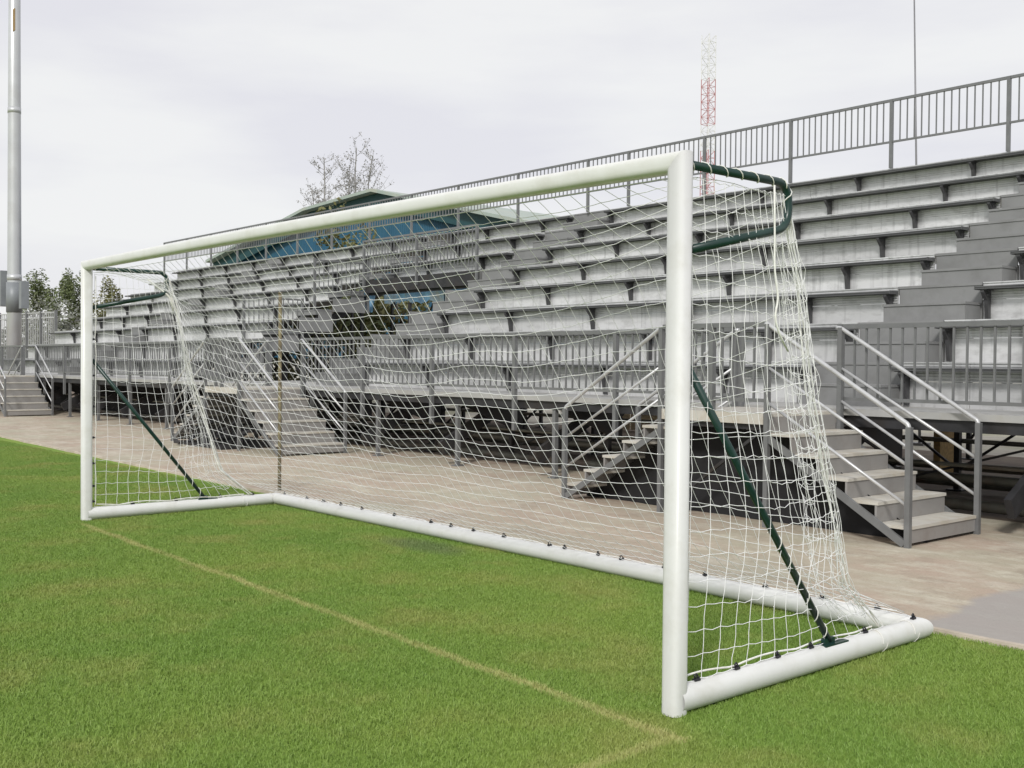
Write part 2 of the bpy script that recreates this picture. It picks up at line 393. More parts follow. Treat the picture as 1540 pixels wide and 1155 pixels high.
ng.interface.new_socket('Geometry', in_out='INPUT', socket_type='NodeSocketGeometry')
ng.interface.new_socket('Geometry', in_out='OUTPUT', socket_type='NodeSocketGeometry')
gi = ng.nodes.new('NodeGroupInput'); go = ng.nodes.new('NodeGroupOutput')
GX, GY = 27, 6
mg = ng.nodes.new('GeometryNodeMeshGrid'); mg.inputs['Size X'].default_value = GX - 1; mg.inputs['Size Y'].default_value = GY - 1
mg.inputs['Vertices X'].default_value = GX; mg.inputs['Vertices Y'].default_value = GY
tr = ng.nodes.new('GeometryNodeTransform'); tr.inputs['Translation'].default_value = (4.5 - GX / 2 - .5 + .5, 2.32 - GY / 2, 0)
ng.links.new(mg.outputs['Mesh'], tr.inputs['Geometry'])
ip = ng.nodes.new('GeometryNodeInstanceOnPoints')
ng.links.new(tr.outputs['Geometry'], ip.inputs['Points']); ng.links.new(gi.outputs[0], ip.inputs['Instance'])
rv = ng.nodes.new('FunctionNodeRandomValue'); rv.data_type = 'INT'; rv.inputs['Min'].default_value = 0 if False else rv.inputs['Min'].default_value
imin = [s for s in rv.inputs if s.name == 'Min' and s.type == 'INT'][0]; imax = [s for s in rv.inputs if s.name == 'Max' and s.type == 'INT'][0]
imin.default_value = 0; imax.default_value = 3
io = [s for s in rv.outputs if s.type == 'INT'][0]
ml = ng.nodes.new('ShaderNodeMath'); ml.operation = 'MULTIPLY'; ml.inputs[1].default_value = PI / 2
cx = ng.nodes.new('ShaderNodeCombineXYZ')
ng.links.new(io, ml.inputs[0]); ng.links.new(ml.outputs[0], cx.inputs['Z'])
ng.links.new(cx.outputs[0], ip.inputs['Rotation'])
ng.links.new(ip.outputs[0], go.inputs[0])
md = grass.modifiers.new('turf', 'NODES'); md.node_group = ng

# ------------------------------------------------------------------ the goal
GLX, GFY = -7.44, -.0                       # far post
goal = empty('soccer_goal', (0, 0, 0), 'large white portable football goal with green net supports standing on the lawn', 'goal')
RX, RY = .049, .050                          # section half sizes
def section(n=28, a=RX, bb=RY, p=3.0):
    o = []
    for k in range(n):
        t = 2 * PI * k / n; c, s = math.cos(t), math.sin(t)
        o.append((a * math.copysign(abs(c) ** (2 / p), c), bb * math.copysign(abs(s) ** (2 / p), s)))
    return o
CBZ, CBF = 2.438, 2.459
def mitre_post(x, side):                     # side: direction of the crossbar (+1 = towards +X)
    m = MB(); sec = section(); n = len(sec)
    vs = [(x + a, c, .0) for a, c in sec] + [(x + a, c, (CBF if x else CBZ) - side * a * .94) for a, c in sec]
    m.add(vs, [(i, (i + 1) % n, n + (i + 1) % n, n + i) for i in range(n)], True)
    m.f.append(tuple(range(n, 2 * n))); m.sm.append(False)
    return m
mitre_post(0, -1).build('post', M['goal'], goal); mitre_post(GLX, 1).build('post', M['goal'], goal)
m = MB(); sec = section(); n = len(sec)
vs = []
for i in range(17):
    t = i / 16
    for a, c in sec:
        x = GLX + (0 - GLX) * t + (-a if i == 0 else (a if i == 16 else 0))
        vs.append((x, c, CBF + (CBZ - CBF) * t + .016 * math.sin(PI * t) + a * .94))
m.add(vs, [(j * n + i, (j + 1) * n + i, (j + 1) * n + (i + 1) % n, j * n + (i + 1) % n) for j in range(16) for i in range(n)], True)
m.build('crossbar', M['goal'], goal)
BR = .060; BD = 2.10; BDF = 2.03             # base bar radius, depth near / far
def ring(n=24):
    return [(BR * math.cos(2 * PI * k / n), BR * math.sin(2 * PI * k / n)) for k in range(n)]
rg = ring(); n = len(rg)
def base_side(x, d, s):                      # s: +1 when the back bar leaves towards +X
    m = MB()
    vs = [(x + a, .0, BR + c) for a, c in rg] + [(x + a, d - s * a, BR + c) for a, c in rg]
    m.add(vs, [(i, n + i, n + (i + 1) % n, (i + 1) % n) for i in range(n)], True)
    return m
sd = base_side(0, BD, -1); sd.build('base_bar', M['goal'], goal)
base_side(GLX, BDF, 1).build('base_bar', M['goal'], goal)
m = MB(); vs = []
for i in range(13):
    t = i / 12; x = GLX + (0 - GLX) * t; y = BDF + (BD - BDF) * t + .015 * math.sin(PI * t)
    for a, c in rg:
        vs.append((x + (-a * -1 if i == 0 else (a if i == 12 else 0)) * (1 if i else 1), y - (-a) * 0 + a, BR + c) if False else
                  (x + (a if i == 12 else (-a if i == 0 else 0)), y + a, BR + c))
m.add(vs, [(j * n + i, j * n + (i + 1) % n, (j + 1) * n + (i + 1) % n, (j + 1) * n + i) for j in range(12) for i in range(n)], True)
m.build('base_bar', M['goal'], goal)

def bend(pts, r=.10, k=6):
    pts = [V(p) for p in pts]; o = [pts[0]]
    for a, c, d in zip(pts, pts[1:], pts[2:]):
        rr = min(r, (a - c).length * .45, (d - c).length * .45)
        p0 = c + (a - c).normalized() * rr; p1 = c + (d - c).normalized() * rr
        for i in range(k + 1):
            t = i / k; o.append(p0 * (1 - t) ** 2 + c * 2 * t * (1 - t) + p1 * t * t)
    o.append(pts[-1]); return o
def helix(path, r, turns, cr, cb, irregular=.4):
    pts = [V(p) for p in path]; ls = [0]
    for a, c in zip(pts, pts[1:]): ls.append(ls[-1] + (c - a).length)
    o = []; ns = int(turns * 9)
    for i in range(ns + 1):
        s = ls[-1] * i / ns
        j = max(q for q in range(len(ls)) if ls[q] <= s + 1e-9); j = min(j, len(pts) - 2)
        t = (s - ls[j]) / max(1e-6, ls[j + 1] - ls[j]); p = pts[j].lerp(pts[j + 1], t)
        d = (pts[j + 1] - pts[j]).normalized(); a1 = d.orthogonal().normalized(); a2 = d.cross(a1)
        an = 2 * PI * turns * i / ns + irregular * nz(i * .21, cb)
        o.append(p + (a1 * math.cos(an) + a2 * math.sin(an)) * (r + cr))
    return o
wrap_near = MB(); wrap_far = MB()
for x, wr in ((0, wrap_near), (GLX, wrap_far)):
    pth = bend([(x, .05, 2.435), (x, .80, 2.435), (x, .80, 2.22), (x, .05, 2.055)], .13)
    MB().tube(pth, .0205, 12).build('net_support', M['green'], goal)
    MB().tube([(x, .05, 1.555), (x, 1.20, .135)], .0185, 12).build('brace', M['green'], goal)
    MB().box(x - .03, x + .03, 1.13, 1.34, .112, .120).box(x - .012, x + .012, 1.15, 1.24, .115, .15).build('brace_foot', M['green'], goal)
    wr.tube(helix(pth[:8], .0205, 7, .003, x + .3), .003, 4)
    wr.tube(helix([(x, .7, .75), (x, 1.18, .16)], .0185, 6, .003, x + 7), .003, 4)

# --- net
CR = .0018
def strand(mb, pts, r=CR, n=4):
    mb.tube(pts, r, n, cap=False)
def lerp_path(pl, ts):
    ls = [0]
    for a, c in zip(pl, pl[1:]): ls.append(ls[-1] + math.dist(a, c))
    o = []
    for t in ts:
        s = t * ls[-1]; j = 0
        while j < len(pl) - 2 and ls[j + 1] < s: j += 1
        q = (s - ls[j]) / (ls[j + 1] - ls[j]); o.append((pl[j][0] + (pl[j + 1][0] - pl[j][0]) * q, pl[j][1] + (pl[j + 1][1] - pl[j][1]) * q))
    return o
NC, NR = 62, 27
E_PROF = [(.05, 2.39), (.40, 2.415), (.78, 2.40), (.845, 2.22), (.93, 1.90), (1.05, 1.36), (1.25, .78), (1.42, .36), (2.0, .125)]
M_PROF = [(.05, 2.385), (.32, 2.06), (.62, 1.66), (1.02, 1.14), (1.42, .66), (1.75, .30), (2.02, .125)]
ts = [i / NR for i in range(NR + 1)]
EP, MP = lerp_path(E_PROF, ts), lerp_path(M_PROF, ts)
def back_node(i, j):
    u = i / NC; X = GLX + .05 + (-.05 - GLX - .05) * u
    de = min(X - GLX, -X)
    wgt = math.exp(-max(0, de - .04) / .95)
    t = ts[j]
    y = MP[j][0] * (1 - wgt) + EP[j][0] * wgt; z = MP[j][1] * (1 - wgt) + EP[j][1] * wgt
    y += (BDF - 2.02) * (1 - (X - GLX) / 7.44) * t + (BD - 2.02) * ((X - GLX) / 7.44) * t
    env = math.sin(PI * min(1, max(0, t))) ** .6
    amp = env * .038
    z += amp * nz(X * 1.1, t * 5.0, 1) + env * .013 * nz(X * 3.4, t * 9, 4) - env * .024 * abs(math.sin(PI * (X / 1.25 + .10 * j)))
    y += env * .05 * nz(X * .9, t * 4, 8) + env * .018 * nz(X * 3.0, t * 8, 12)
    X += env * (.020 * nz(X * 2.2, t * 7, 21) + .022 * nz(X * .7, t * 3, 33))
    if 0 < j < NR and j > NR - 5:
        z = max(z, .03)
    return V((X, y, z))
nodes = [[back_node(i, j) for j in range(NR + 1)] for i in range(NC + 1)]
net = MB()
def mesh_net(mb, nd, sag=.006, seed=0, r=CR, knots=True, rows=True, cols=True):
    I, J = len(nd), len(nd[0])
    if cols:
        for i in range(I):
            pts = []
            for j in range(J - 1):
                a, c = nd[i][j], nd[i][j + 1]; pts.append(a)
                k = V((nz(i * 3.1, j * 2.7, seed), nz(i * 2.1, j * 3.7, seed + 5), 0)) * sag * 1.2
                pts.append((a + c) / 2 + k)
            pts.append(nd[i][-1]); strand(mb, pts, r)
    if rows:
        for j in range(J):
            pts = []
            for i in range(I - 1):
                a, c = nd[i][j], nd[i + 1][j]; pts.append(a)
                pts.append((a + c) / 2 + V((0, 0, -sag * (.8 + 1.2 * nz(i * 1.7, j * 2.2, seed + 9)))))
            pts.append(nd[-1][j]); strand(mb, pts, r)
    if knots:
        for i in range(I):
            for j in range(J): mb.octa(nd[i][j], r * 1.9)
mesh_net(net, nodes, .0035, 3)
net.build('net', M['cord'], goal)

EDGE = [(2.40, .80), (2.2, .845), (1.95, .93), (1.36, 1.05), (.78, 1.26), (.40, 1.38), (.13, 1.72)]
def yedge(z):
    for (za, ya), (zb, yb) in zip(EDGE, EDGE[1:]):
        if z >= zb: return ya + (yb - ya) * (za - z) / (za - zb)
    return EDGE[-1][1]
def side_net(x, sgn, seed):
    NCs, NRs = 15, 20; nd = []
    for i in range(NCs + 1):
        row = []
        for j in range(NRs + 1):
            v = j / NRs; z = 2.38 + (.128 - 2.38) * v
            t = i / NCs; s1 = 1 - (1 - t) ** 1.75; k = min(1, max(0, (v - .72) / .28))
            s = s1 * (1 - k) + t * k
            y = .075 + (yedge(z) - .075) * s
            env = math.sin(PI * v) ** .5 * math.sin(PI * min(1, t * 1.15 + .05)) if t < .9 else .3 * math.sin(PI * v)
            zz = z + env * (.035 * nz(y * 2.2, v * 6, seed) - .045 * math.sin(PI * t) * (.4 + v) + .02 * nz(t * 9, v * 11, seed + 3))
            yy = y + env * (.022 * nz(t * 5, v * 7, seed + 8))
            xx = x + env * (.05 * nz(t * 3, v * 3, seed + 13)) + sgn * .02 * math.sin(PI * v)
            row.append(V((xx, yy, zz)))
        nd.append(row)
    mb = MB(); mesh_net(mb, nd, .008, seed); return mb
def slack_net(x, sgn, seed):                 # the folded surplus hanging in the back corner
    mb = MB(); nd = []
    for i in range(9):
        row = []
        for j in range(22):
            v = j / 21; z = 2.15 - 1.93 * v; sp = .05 + .28 * min(1, max(0, (v - .35) / .5)) * (1 - .35 * max(0, v - .85) / .15)
            t = i / 8
            y = yedge(z) - .015 - sp * (1 - t) + .028 * nz(i * 1.3, j * .6, seed)
            row.append(V((x + sgn * .07 * math.sin(t * 9 + v * 5) + .035 * nz(i, j * .5, seed + 4), y, z + .04 * nz(i * .9, j * .8, seed + 9))))
        nd.append(row)
    mesh_net(mb, nd, .016, seed + 30, r=.0015); return mb
sn = side_net(.0, 1, 40); s2 = slack_net(-.03, -1, 77); sn.add(s2.v, s2.f, True); sn.build('side_net', M['cord'], goal)
sn = side_net(GLX, -1, 140); s2 = slack_net(GLX + .03, 1, 177); sn.add(s2.v, s2.f, True); sn.build('side_net', M['cord'], goal)
# corner ropes, lacing, bottom ropes
for x, sgn, wr, sd_ in ((0, -1, wrap_near, 1), (GLX, 1, wrap_far, 5)):
    for q in range(5 if x else 4):
        pts = []
        for i in range(25):
            z = 2.36 - (2.36 - .13) * i / 24
            a = i * .55 + q * 1.7
            pts.append(V((x + sgn * .02 + .016 * math.cos(a) + .02 * nz(i * .3, q, sd_), yedge(z) + .016 * math.sin(a) - .02 * (q == 3), z)))
        wr.tube(pts, (.0062 if x else .0034) if q < 2 else (.0036 if x else .0027), 5, cap=False)
    d = BDF if x else BD
    pts = []
    for i in range(30):
        t = i / 29; pts.append(V((x - sgn * -.02, .09 + 1.55 * t, .128 + .022 * abs(math.sin(t * 9.5 + sd_)) * (1 - t * .6))))
    wr.tube(pts, .005, 5, cap=False)
    pts = [V((x + sgn * (.03 + .01 * nz(i * .4, sd_)), .075 + .01 * nz(i * .5, sd_ + 3), 2.36 - i * .085)) for i in range(27)]
    wr.tube(pts, .004, 5, cap=False)
    # lashings round the bar near the back corner
    for yy in (1.62, 1.95):
        pts = [V((x + (BR + .004) * math.cos(a), yy + .05 * a / 6.3, BR + (BR + .004) * math.sin(a))) for a in [k * PI / 7 for k in range(15)]]
        wr.tube(pts, .0022, 4, cap=False)
pts = [V((x, BDF + (BD - BDF) * (x - GLX) / 7.44 + .045 + .012 * nz(x * 3, 2), .112 + .012 * abs(math.sin(x * 6)) + .006 * nz(x * 9))) for x in [GLX + .08 + i * .12 for i in range(61)]]
wrap_near.tube(pts, .004, 5, cap=False)
# hanging tail ropes at the near support and the far corner knot
wrap_near.tube(bend([(.02, .66, 2.41), (.025, .66, 2.2), (.03, .655, 2.0), (.03, .69, 1.87), (.03, .66, 1.78), (.03, .70, 1.70), (.01, .80, 1.62)], .08, 4), .0052, 5)
wrap_far.tube(bend([(GLX, .60, 2.36), (GLX, .72, 2.27), (GLX + .02, .82, 2.20), (GLX + .02, .86, 2.05)], .08, 4), .009, 6)
wrap_near.tube(bend([(-.1, 2.12, .13), (-.25, 1.72, .3), (-.1, 1.45, .42)], .1, 4), .003, 4)
wrap_near.build('rope', M['rope'], goal); wrap_far.build('rope', M['rope'], goal)
# black clips
clipme = None
def clip(p, rz=0.0, rx=0.0):
    global clipme
    if clipme is None:
        m = MB(); m.bbox(-.017, .017, -.011, .011, 0, .012, .003); m.tube([(-.008, 0, .010), (-.014, 0, .026), (-.002, 0, .032), (.006, 0, .024)], .0045, 6); m.box(.004, .015, -.006, .006, .01, .02)
        o = m.build('net_clip', M['clip'], None); clipme = o
    else:
        o = clipme.copy(); col.objects.link(o)
    o.parent = goal; o.location = p; o.rotation_euler = (rx, 0, rz)
for x in (-7.26, -6.79, -6.46, -6.13, -5.75, -5.2, -4.63, -4.34, -4.03, -3.63, -3.08, -2.91, -2.55, -2.31, -1.9, -1.54, -1.05, -.63, -.26):
    clip((x, BDF + (BD - BDF) * (x - GLX) / 7.44 + .004, 2 * BR - .001), nz(x * 5) * .9)
for x, ys in ((0, (.15, .44, .76, 1.04, 1.54, 2.04)), (GLX, (.45, .9, 1.38, 1.75))):
    for y in ys: clip((x, y, 2 * BR - .001), PI / 2 + nz(y * 7, x) * .6)
for z in (.18, .33, .55, .8, 1.1, 1.4, 1.75): clip((GLX + .02, .048, z), 0, -PI / 2)

# ------------------------------------------------------------------ grandstand
Y1, RUN, Z1, RISE, DZ, DY = 7.30, .936, 1.54, .498, 1.10, 6.20
Yf = lambda i: Y1 + RUN * i
Zs = lambda i: Z1 + RISE * i
Yr = lambda i: Yf(i) + .22
Fl = lambda i: DZ + RISE * i
XL, XR = -38.0, 5.0
AIS = [(-4.34, -3.20), (-15.36, -14.16), (-21.2, -20.05), (-30.6, -29.45)]
VX0, VX1, VR = -20.0, -15.45, 5            # opening: rows 0..4 are missing between VX0 and VX1
STN = [-9.95 + 2.15 * k for k in range(-13, 8)]
STN = [x for x in STN if XL + .2 < x < XR - .1]
stand = empty('grandstand', (-10, DY, 0), 'long grey aluminium grandstand of stepped bench rows behind the goal', 'grandstand')
def blocks(i):
    bl = [(-3.20, XR), (-14.16, -4.34), (-29.45, -21.2), (XL, -30.6)]
    bl.append((VX0 - .05, VX1 + .09) if i >= VR else None)
    return [q for q in bl if q]
def seat_mesh(x0, x1, i):
    # ribbed plank with nosing grooves; profile in YZ
    y, z = Yf(i), Zs(i)
    pr = [(y + .004, z), (y, z - .005), (y, z - .015), (y + .008, z - .017), (y + .008, z - .022), (y, z - .024), (y, z - .036), (y + .010, z - .039)]
    k = .03
    yy = y + .03
    while yy < y + .165:
        pr += [(yy, z - .039), (yy, z - .022), (yy + .028, z - .022), (yy + .028, z - .039)]; yy += .044
    pr += [(y + .203, z - .039), (y + .203, z)]
    m = MB(); n = len(pr)
    vs = [(x0, a, c) for a, c in pr] + [(x1, a, c) for a, c in pr]
    m.add(vs, [(j, (j + 1) % n, n + (j + 1) % n, n + j) for j in range(n)])
    # end caps
    m.box(x0 - .012, x0, y - .002, y + .205, z - .043, z + .003); m.box(x1, x1 + .012, y - .002, y + .205, z - .043, z + .003)
    return m
for i in range(8):
    for x0, x1 in blocks(i):
        seat_mesh(x0, x1, i).build('seat_plank', M['seat'], stand)
        m = MB(); x = x0; st = [s for s in STN if x0 < s - 1.07 < x1 - .3] 
        cuts = [x0] + st and [x0] + [s - 1.07 for s in st] + [x1]
        for a, c in zip(cuts, cuts[1:]):
            jy = .003 * nz(a * 3, i); jz = .004 * nz(a * 5, i, 3)
            zm = Fl(i) + .285
            m.box(a + .003, c - .003, Yr(i) + jy, Yr(i) + .025 + jy, Fl(i) + .006, zm)
            zr_ = [zm + .004 + k * .0335 for k in range(7)]; pr = []
            for q in range(6): pr += [(Yr(i) - .012, zr_[q]), (Yr(i) - .012, zr_[q] + .017), (Yr(i) + .004, zr_[q] + .0205), (Yr(i) + .004, zr_[q] + .0335)]
            pr += [(Yr(i) + .025, zr_[6]), (Yr(i) + .025, zr_[0])]
            m.prism_x([(y_ + jy, z_) for y_, z_ in pr], a + .003, c - .003)
        m.box(x0, x1, Yr(i) - .014, Yr(i) + .03, Fl(i + 1) - .010, Fl(i + 1) + .004)
        m.build('riser_panel', M['riser'], stand)
        m = MB(); m.box(x0, x1, Yr(i) + .032, (Yr(i + 1) if i < 7 else Yr(i) + 1.0) - .004, Fl(i + 1) - .045, Fl(i + 1)); m.build('footboard', M['deck'], stand)
for (x0, x1) in AIS:
    for i in range(8):
        m = MB()
        opn = x0 == AIS[2][0]
        if not opn: m.box(x0 + .02, x1 - .02, Yr(i), Yr(i) + .03, Fl(i) + .004, Fl(i + 1) - .03)
        m.box(x0 + .015, x1 - .015, Yr(i) - .012, Yr(i + 1) - .004 if i < 7 else Yr(i) + 1.0, Fl(i + 1) - .03, Fl(i + 1) + .002)
        zc = Fl(i) + RISE / 2
        m.box(x0 + .03, x1 - .03, Yr(i) - .40, Yr(i) - .375, zc - .13 if opn else Fl(i) + .004, zc - .03)
        m.box(x0 + .02, x1 - .02, Yr(i) - .415, Yr(i) - .002, zc - .03, zc)
        m.box(x0 + .03, x0 + .05, Yr(i) - .374, Yr(i) - .003, Fl(i) + .004, zc - .032); m.box(x1 - .05, x1 - .03, Yr(i) - .374, Yr(i) - .003, Fl(i) + .004, zc - .032)
        m.build('aisle_step', M['step'], stand)
# brackets under the seats
def bracket_mb(x, i):
    y, z = Yf(i), Zs(i); m = MB()
    pr = [(y + .02, z - .041), (y + .02, z - .075), (y + .11, z - .17), (y + .155, z - .42), (y + .204, z - .42), (y + .204, z - .041)]
    m.prism_x(pr, x - .022, x + .022); m.box(x - .06, x + .06, y + .015, y + .195, z - .048, z - .0402)
    m.tube([(x - .04, y + .11, z - .10), (x + .04, y + .11, z - .10)], .016, 8)
    return m
bl = []
for i in range(8):
    for x in STN:
        for x0, x1 in blocks(i):
            if x0 + .1 < x < x1 - .1: bl.append((x, i))
    for a0, a1 in AIS[:2] + AIS[2:3]:
        for x in (a0 - .08, a1 + .08):
            if any(x0 + .03 < x < x1 - .03 for x0, x1 in blocks(i)): bl.append((x, i))
bl.sort(key=lambda q: (q[0] - CAM.x) ** 2 + (Yf(q[1]) - CAM.y) ** 2)
bl = [q for q in bl if q[0] < 1.5] + [q for q in bl if q[0] >= 1.5]
for x, i in bl[:96]: bracket_mb(x, i).build('seat_bracket', M['bracket'], stand)
m = MB()
for x, i in bl[96:]:
    q = bracket_mb(x, i); m.add(q.v, q.f)
if m.v: tag(m.build('seat_bracket', M['bracket'], stand), kind='stuff')
# walkway deck
m = MB(); m.box(XL, XR, DY + .02, Yr(0) - .004, DZ - .03, DZ)
for k in range(6): m.box(XL, XR, DY + .05 + k * .23, DY + .05 + k * .23 + .19, DZ, DZ + .006)
m.build('deck', M['deck'], stand)
m = MB(); m.box(XL, XR, DY - .01, DY + .02, DZ - .055, DZ + .012); m.build('deck_edge', M['deck'], stand)
m = MB(); m.box(XL, XR, DY + .03, DY + .11, DZ - .17, DZ - .035); m.build('deck_beam', M['dark'], stand)
m = MB(); m.box(XL, XR, 7.35, 7.42, DZ - .17, DZ - .035); m.build('deck_beam', M['dark'], stand)
# passage through the stand
m = MB(); m.box(VX0 + .02, VX1 - .02, Yr(0) + .002, 14.9, DZ - .04, DZ - .002); m.build('passage_floor', M['deck'], stand)
m = MB(); m.box(VX0, VX1, Yr(4) - .03, Yr(4) + .03, Fl(5) - .30, Fl(5) + .02); m.box(VX0, VX1, Yr(4) + .1, Yr(4) + .2, Fl(5) - .35, Fl(5) - .08); m.build('passage_header', M['dark'], stand)
for x, s in ((VX1 + .02, 1), (VX0 - .02, -1)):
    m = MB()
    for i in range(5): m.box(x - .02 * (s < 0), x + .02 * (s > 0), Yr(i), Yr(i + 1) - .002, Fl(i + 1) - .30, Fl(i + 1) + .03)
    m.build('passage_side', M['step'], stand)

# guard rails ------------------------------------------------------
def guard(name, x0, x1, y, zb, zt, posts, zfoot, sp=.13, mt='rail', tr_=.022, parent=stand):
    m = MB()
    m.beam((x0, y, zt), (x1, y, zt), .045, .045); m.beam((x0, y, zb), (x1, y, zb), .034, .034)
    nn = max(1, round((x1 - x0) / sp))
    for k in range(1, nn):
        x = x0 + (x1 - x0) * k / nn
        m.box(x - .0095, x + .0095, y - .0095, y + .0095, zb + .017, zt - .0225)
    g = m.build(name, M[mt], parent)
    for x in posts:
        q = MB(); q.box(x - .028, x + .028, y - .028, y + .028, zfoot, zt + .0235 - .002); q.build('post', M[mt], g)
    return g
UP = [5.2, 3.1, 1.05, -1.05, -3.0, -5.07, -7.16, -9.28, -11.4, -13.55, -14.84, -17.32, -19.76]
x = -19.76
while x > XL - .5: x -= 2.15; UP.append(x)
YG = 14.0
for xa, xb in zip(UP[1:], UP): guard('guard_rail', xa + .03, xb - .03, YG, 5.55, 6.285, [xa], Fl(8) + .0, .131)
# lower guards along the walkway, with gaps at the stairs
gaps = [(-4.38, -3.12), (-15.39, -14.12), (-30.63, -29.36)]
segs = [(-3.12, 5.0), (-14.12, -4.38), (-29.36, -15.39), (-44, -30.63)]
for xa, xb in segs:
    nn = max(1, round((xb - xa) / 2.15)); 
    for k in range(nn):
        a = xa + (xb - xa) * k / nn; c = xa + (xb - xa) * (k + 1) / nn
        guard('guard_rail', a + .03, c - .03, DY + .0 - .035, 1.215, 1.955, [a] + ([c] if k == nn - 1 else []), .62, .13)
# guard over the passage, and down its two sides
nn = 2
for k in range(nn):
    a = VX0 + (VX1 - VX0) * k / nn; c = VX0 + (VX1 - VX0) * (k + 1) / nn
    guard('guard_rail', a + .03, c - .03, Yr(4) - .06, Fl(5) + .12, Fl(5) + 1.0, [a] + ([c] if k == nn - 1 else []), Fl(5) - .2, .13)
for i in (1, 3):
    x = VX0 - .06; m = MB(); y0, y1 = Yr(i) - .5, Yr(i + 1) + .1; z0 = Fl(i + 1)
    m.beam((x, y0, z0 + .95), (x, y1, z0 + .95), .04, .04); m.beam((x, y0, z0 + .15), (x, y1, z0 + .15), .034, .034)
    for k in range(1, 12):
        t = k / 12; m.box(x - .009, x + .009, y0 + (y1 - y0) * t - .009, y0 + (y1 - y0) * t + .009, z0 + .165, z0 + .932)
    g = m.build('guard_rail', M['rail'], stand)
    for y_ in (y0, y1): MB().box(x - .028, x + .028, y_ - .028, y_ + .028, z0 - .3, z0 + .99).build('post', M['rail'], g)

# understructure
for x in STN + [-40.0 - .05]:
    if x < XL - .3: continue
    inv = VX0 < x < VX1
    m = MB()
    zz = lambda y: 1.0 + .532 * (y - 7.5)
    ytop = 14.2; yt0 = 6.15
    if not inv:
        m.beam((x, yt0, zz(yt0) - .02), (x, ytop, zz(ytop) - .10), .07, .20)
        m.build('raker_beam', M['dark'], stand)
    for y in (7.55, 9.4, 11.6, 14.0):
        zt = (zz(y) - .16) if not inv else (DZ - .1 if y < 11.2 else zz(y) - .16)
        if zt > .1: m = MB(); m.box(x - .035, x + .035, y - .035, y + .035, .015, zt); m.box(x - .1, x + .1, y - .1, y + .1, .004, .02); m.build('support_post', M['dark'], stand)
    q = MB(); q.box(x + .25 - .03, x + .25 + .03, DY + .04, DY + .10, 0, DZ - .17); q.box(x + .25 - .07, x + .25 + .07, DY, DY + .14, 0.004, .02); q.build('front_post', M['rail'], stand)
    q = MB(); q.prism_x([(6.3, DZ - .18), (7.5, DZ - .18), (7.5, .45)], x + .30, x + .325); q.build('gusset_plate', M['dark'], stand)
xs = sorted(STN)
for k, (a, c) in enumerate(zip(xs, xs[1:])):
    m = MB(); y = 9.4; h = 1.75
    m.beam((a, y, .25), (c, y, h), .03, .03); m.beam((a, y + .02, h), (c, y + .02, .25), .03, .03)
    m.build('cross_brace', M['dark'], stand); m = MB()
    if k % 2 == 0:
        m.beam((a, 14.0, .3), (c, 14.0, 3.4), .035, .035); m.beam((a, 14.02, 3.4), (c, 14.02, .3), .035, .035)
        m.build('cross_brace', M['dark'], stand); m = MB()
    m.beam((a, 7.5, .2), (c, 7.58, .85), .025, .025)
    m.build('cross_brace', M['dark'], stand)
for y, z, r in ((7.45, .09, .06), (7.75, .34, .05), (7.3, .52, .022), (9.3, .12, .06), (9.5, .62, .03), (11.6, .1, .06)):
    m = MB(); pts = [(x, y + .02 * nz(x * .4, y), z + .012 * nz(x * .5, y, 4)) for x in [XL + k * (XR - XL) / 30 for k in range(31)]]
    m.tube(pts, r, 8); m.build('base_pipe', M['olive'], stand)

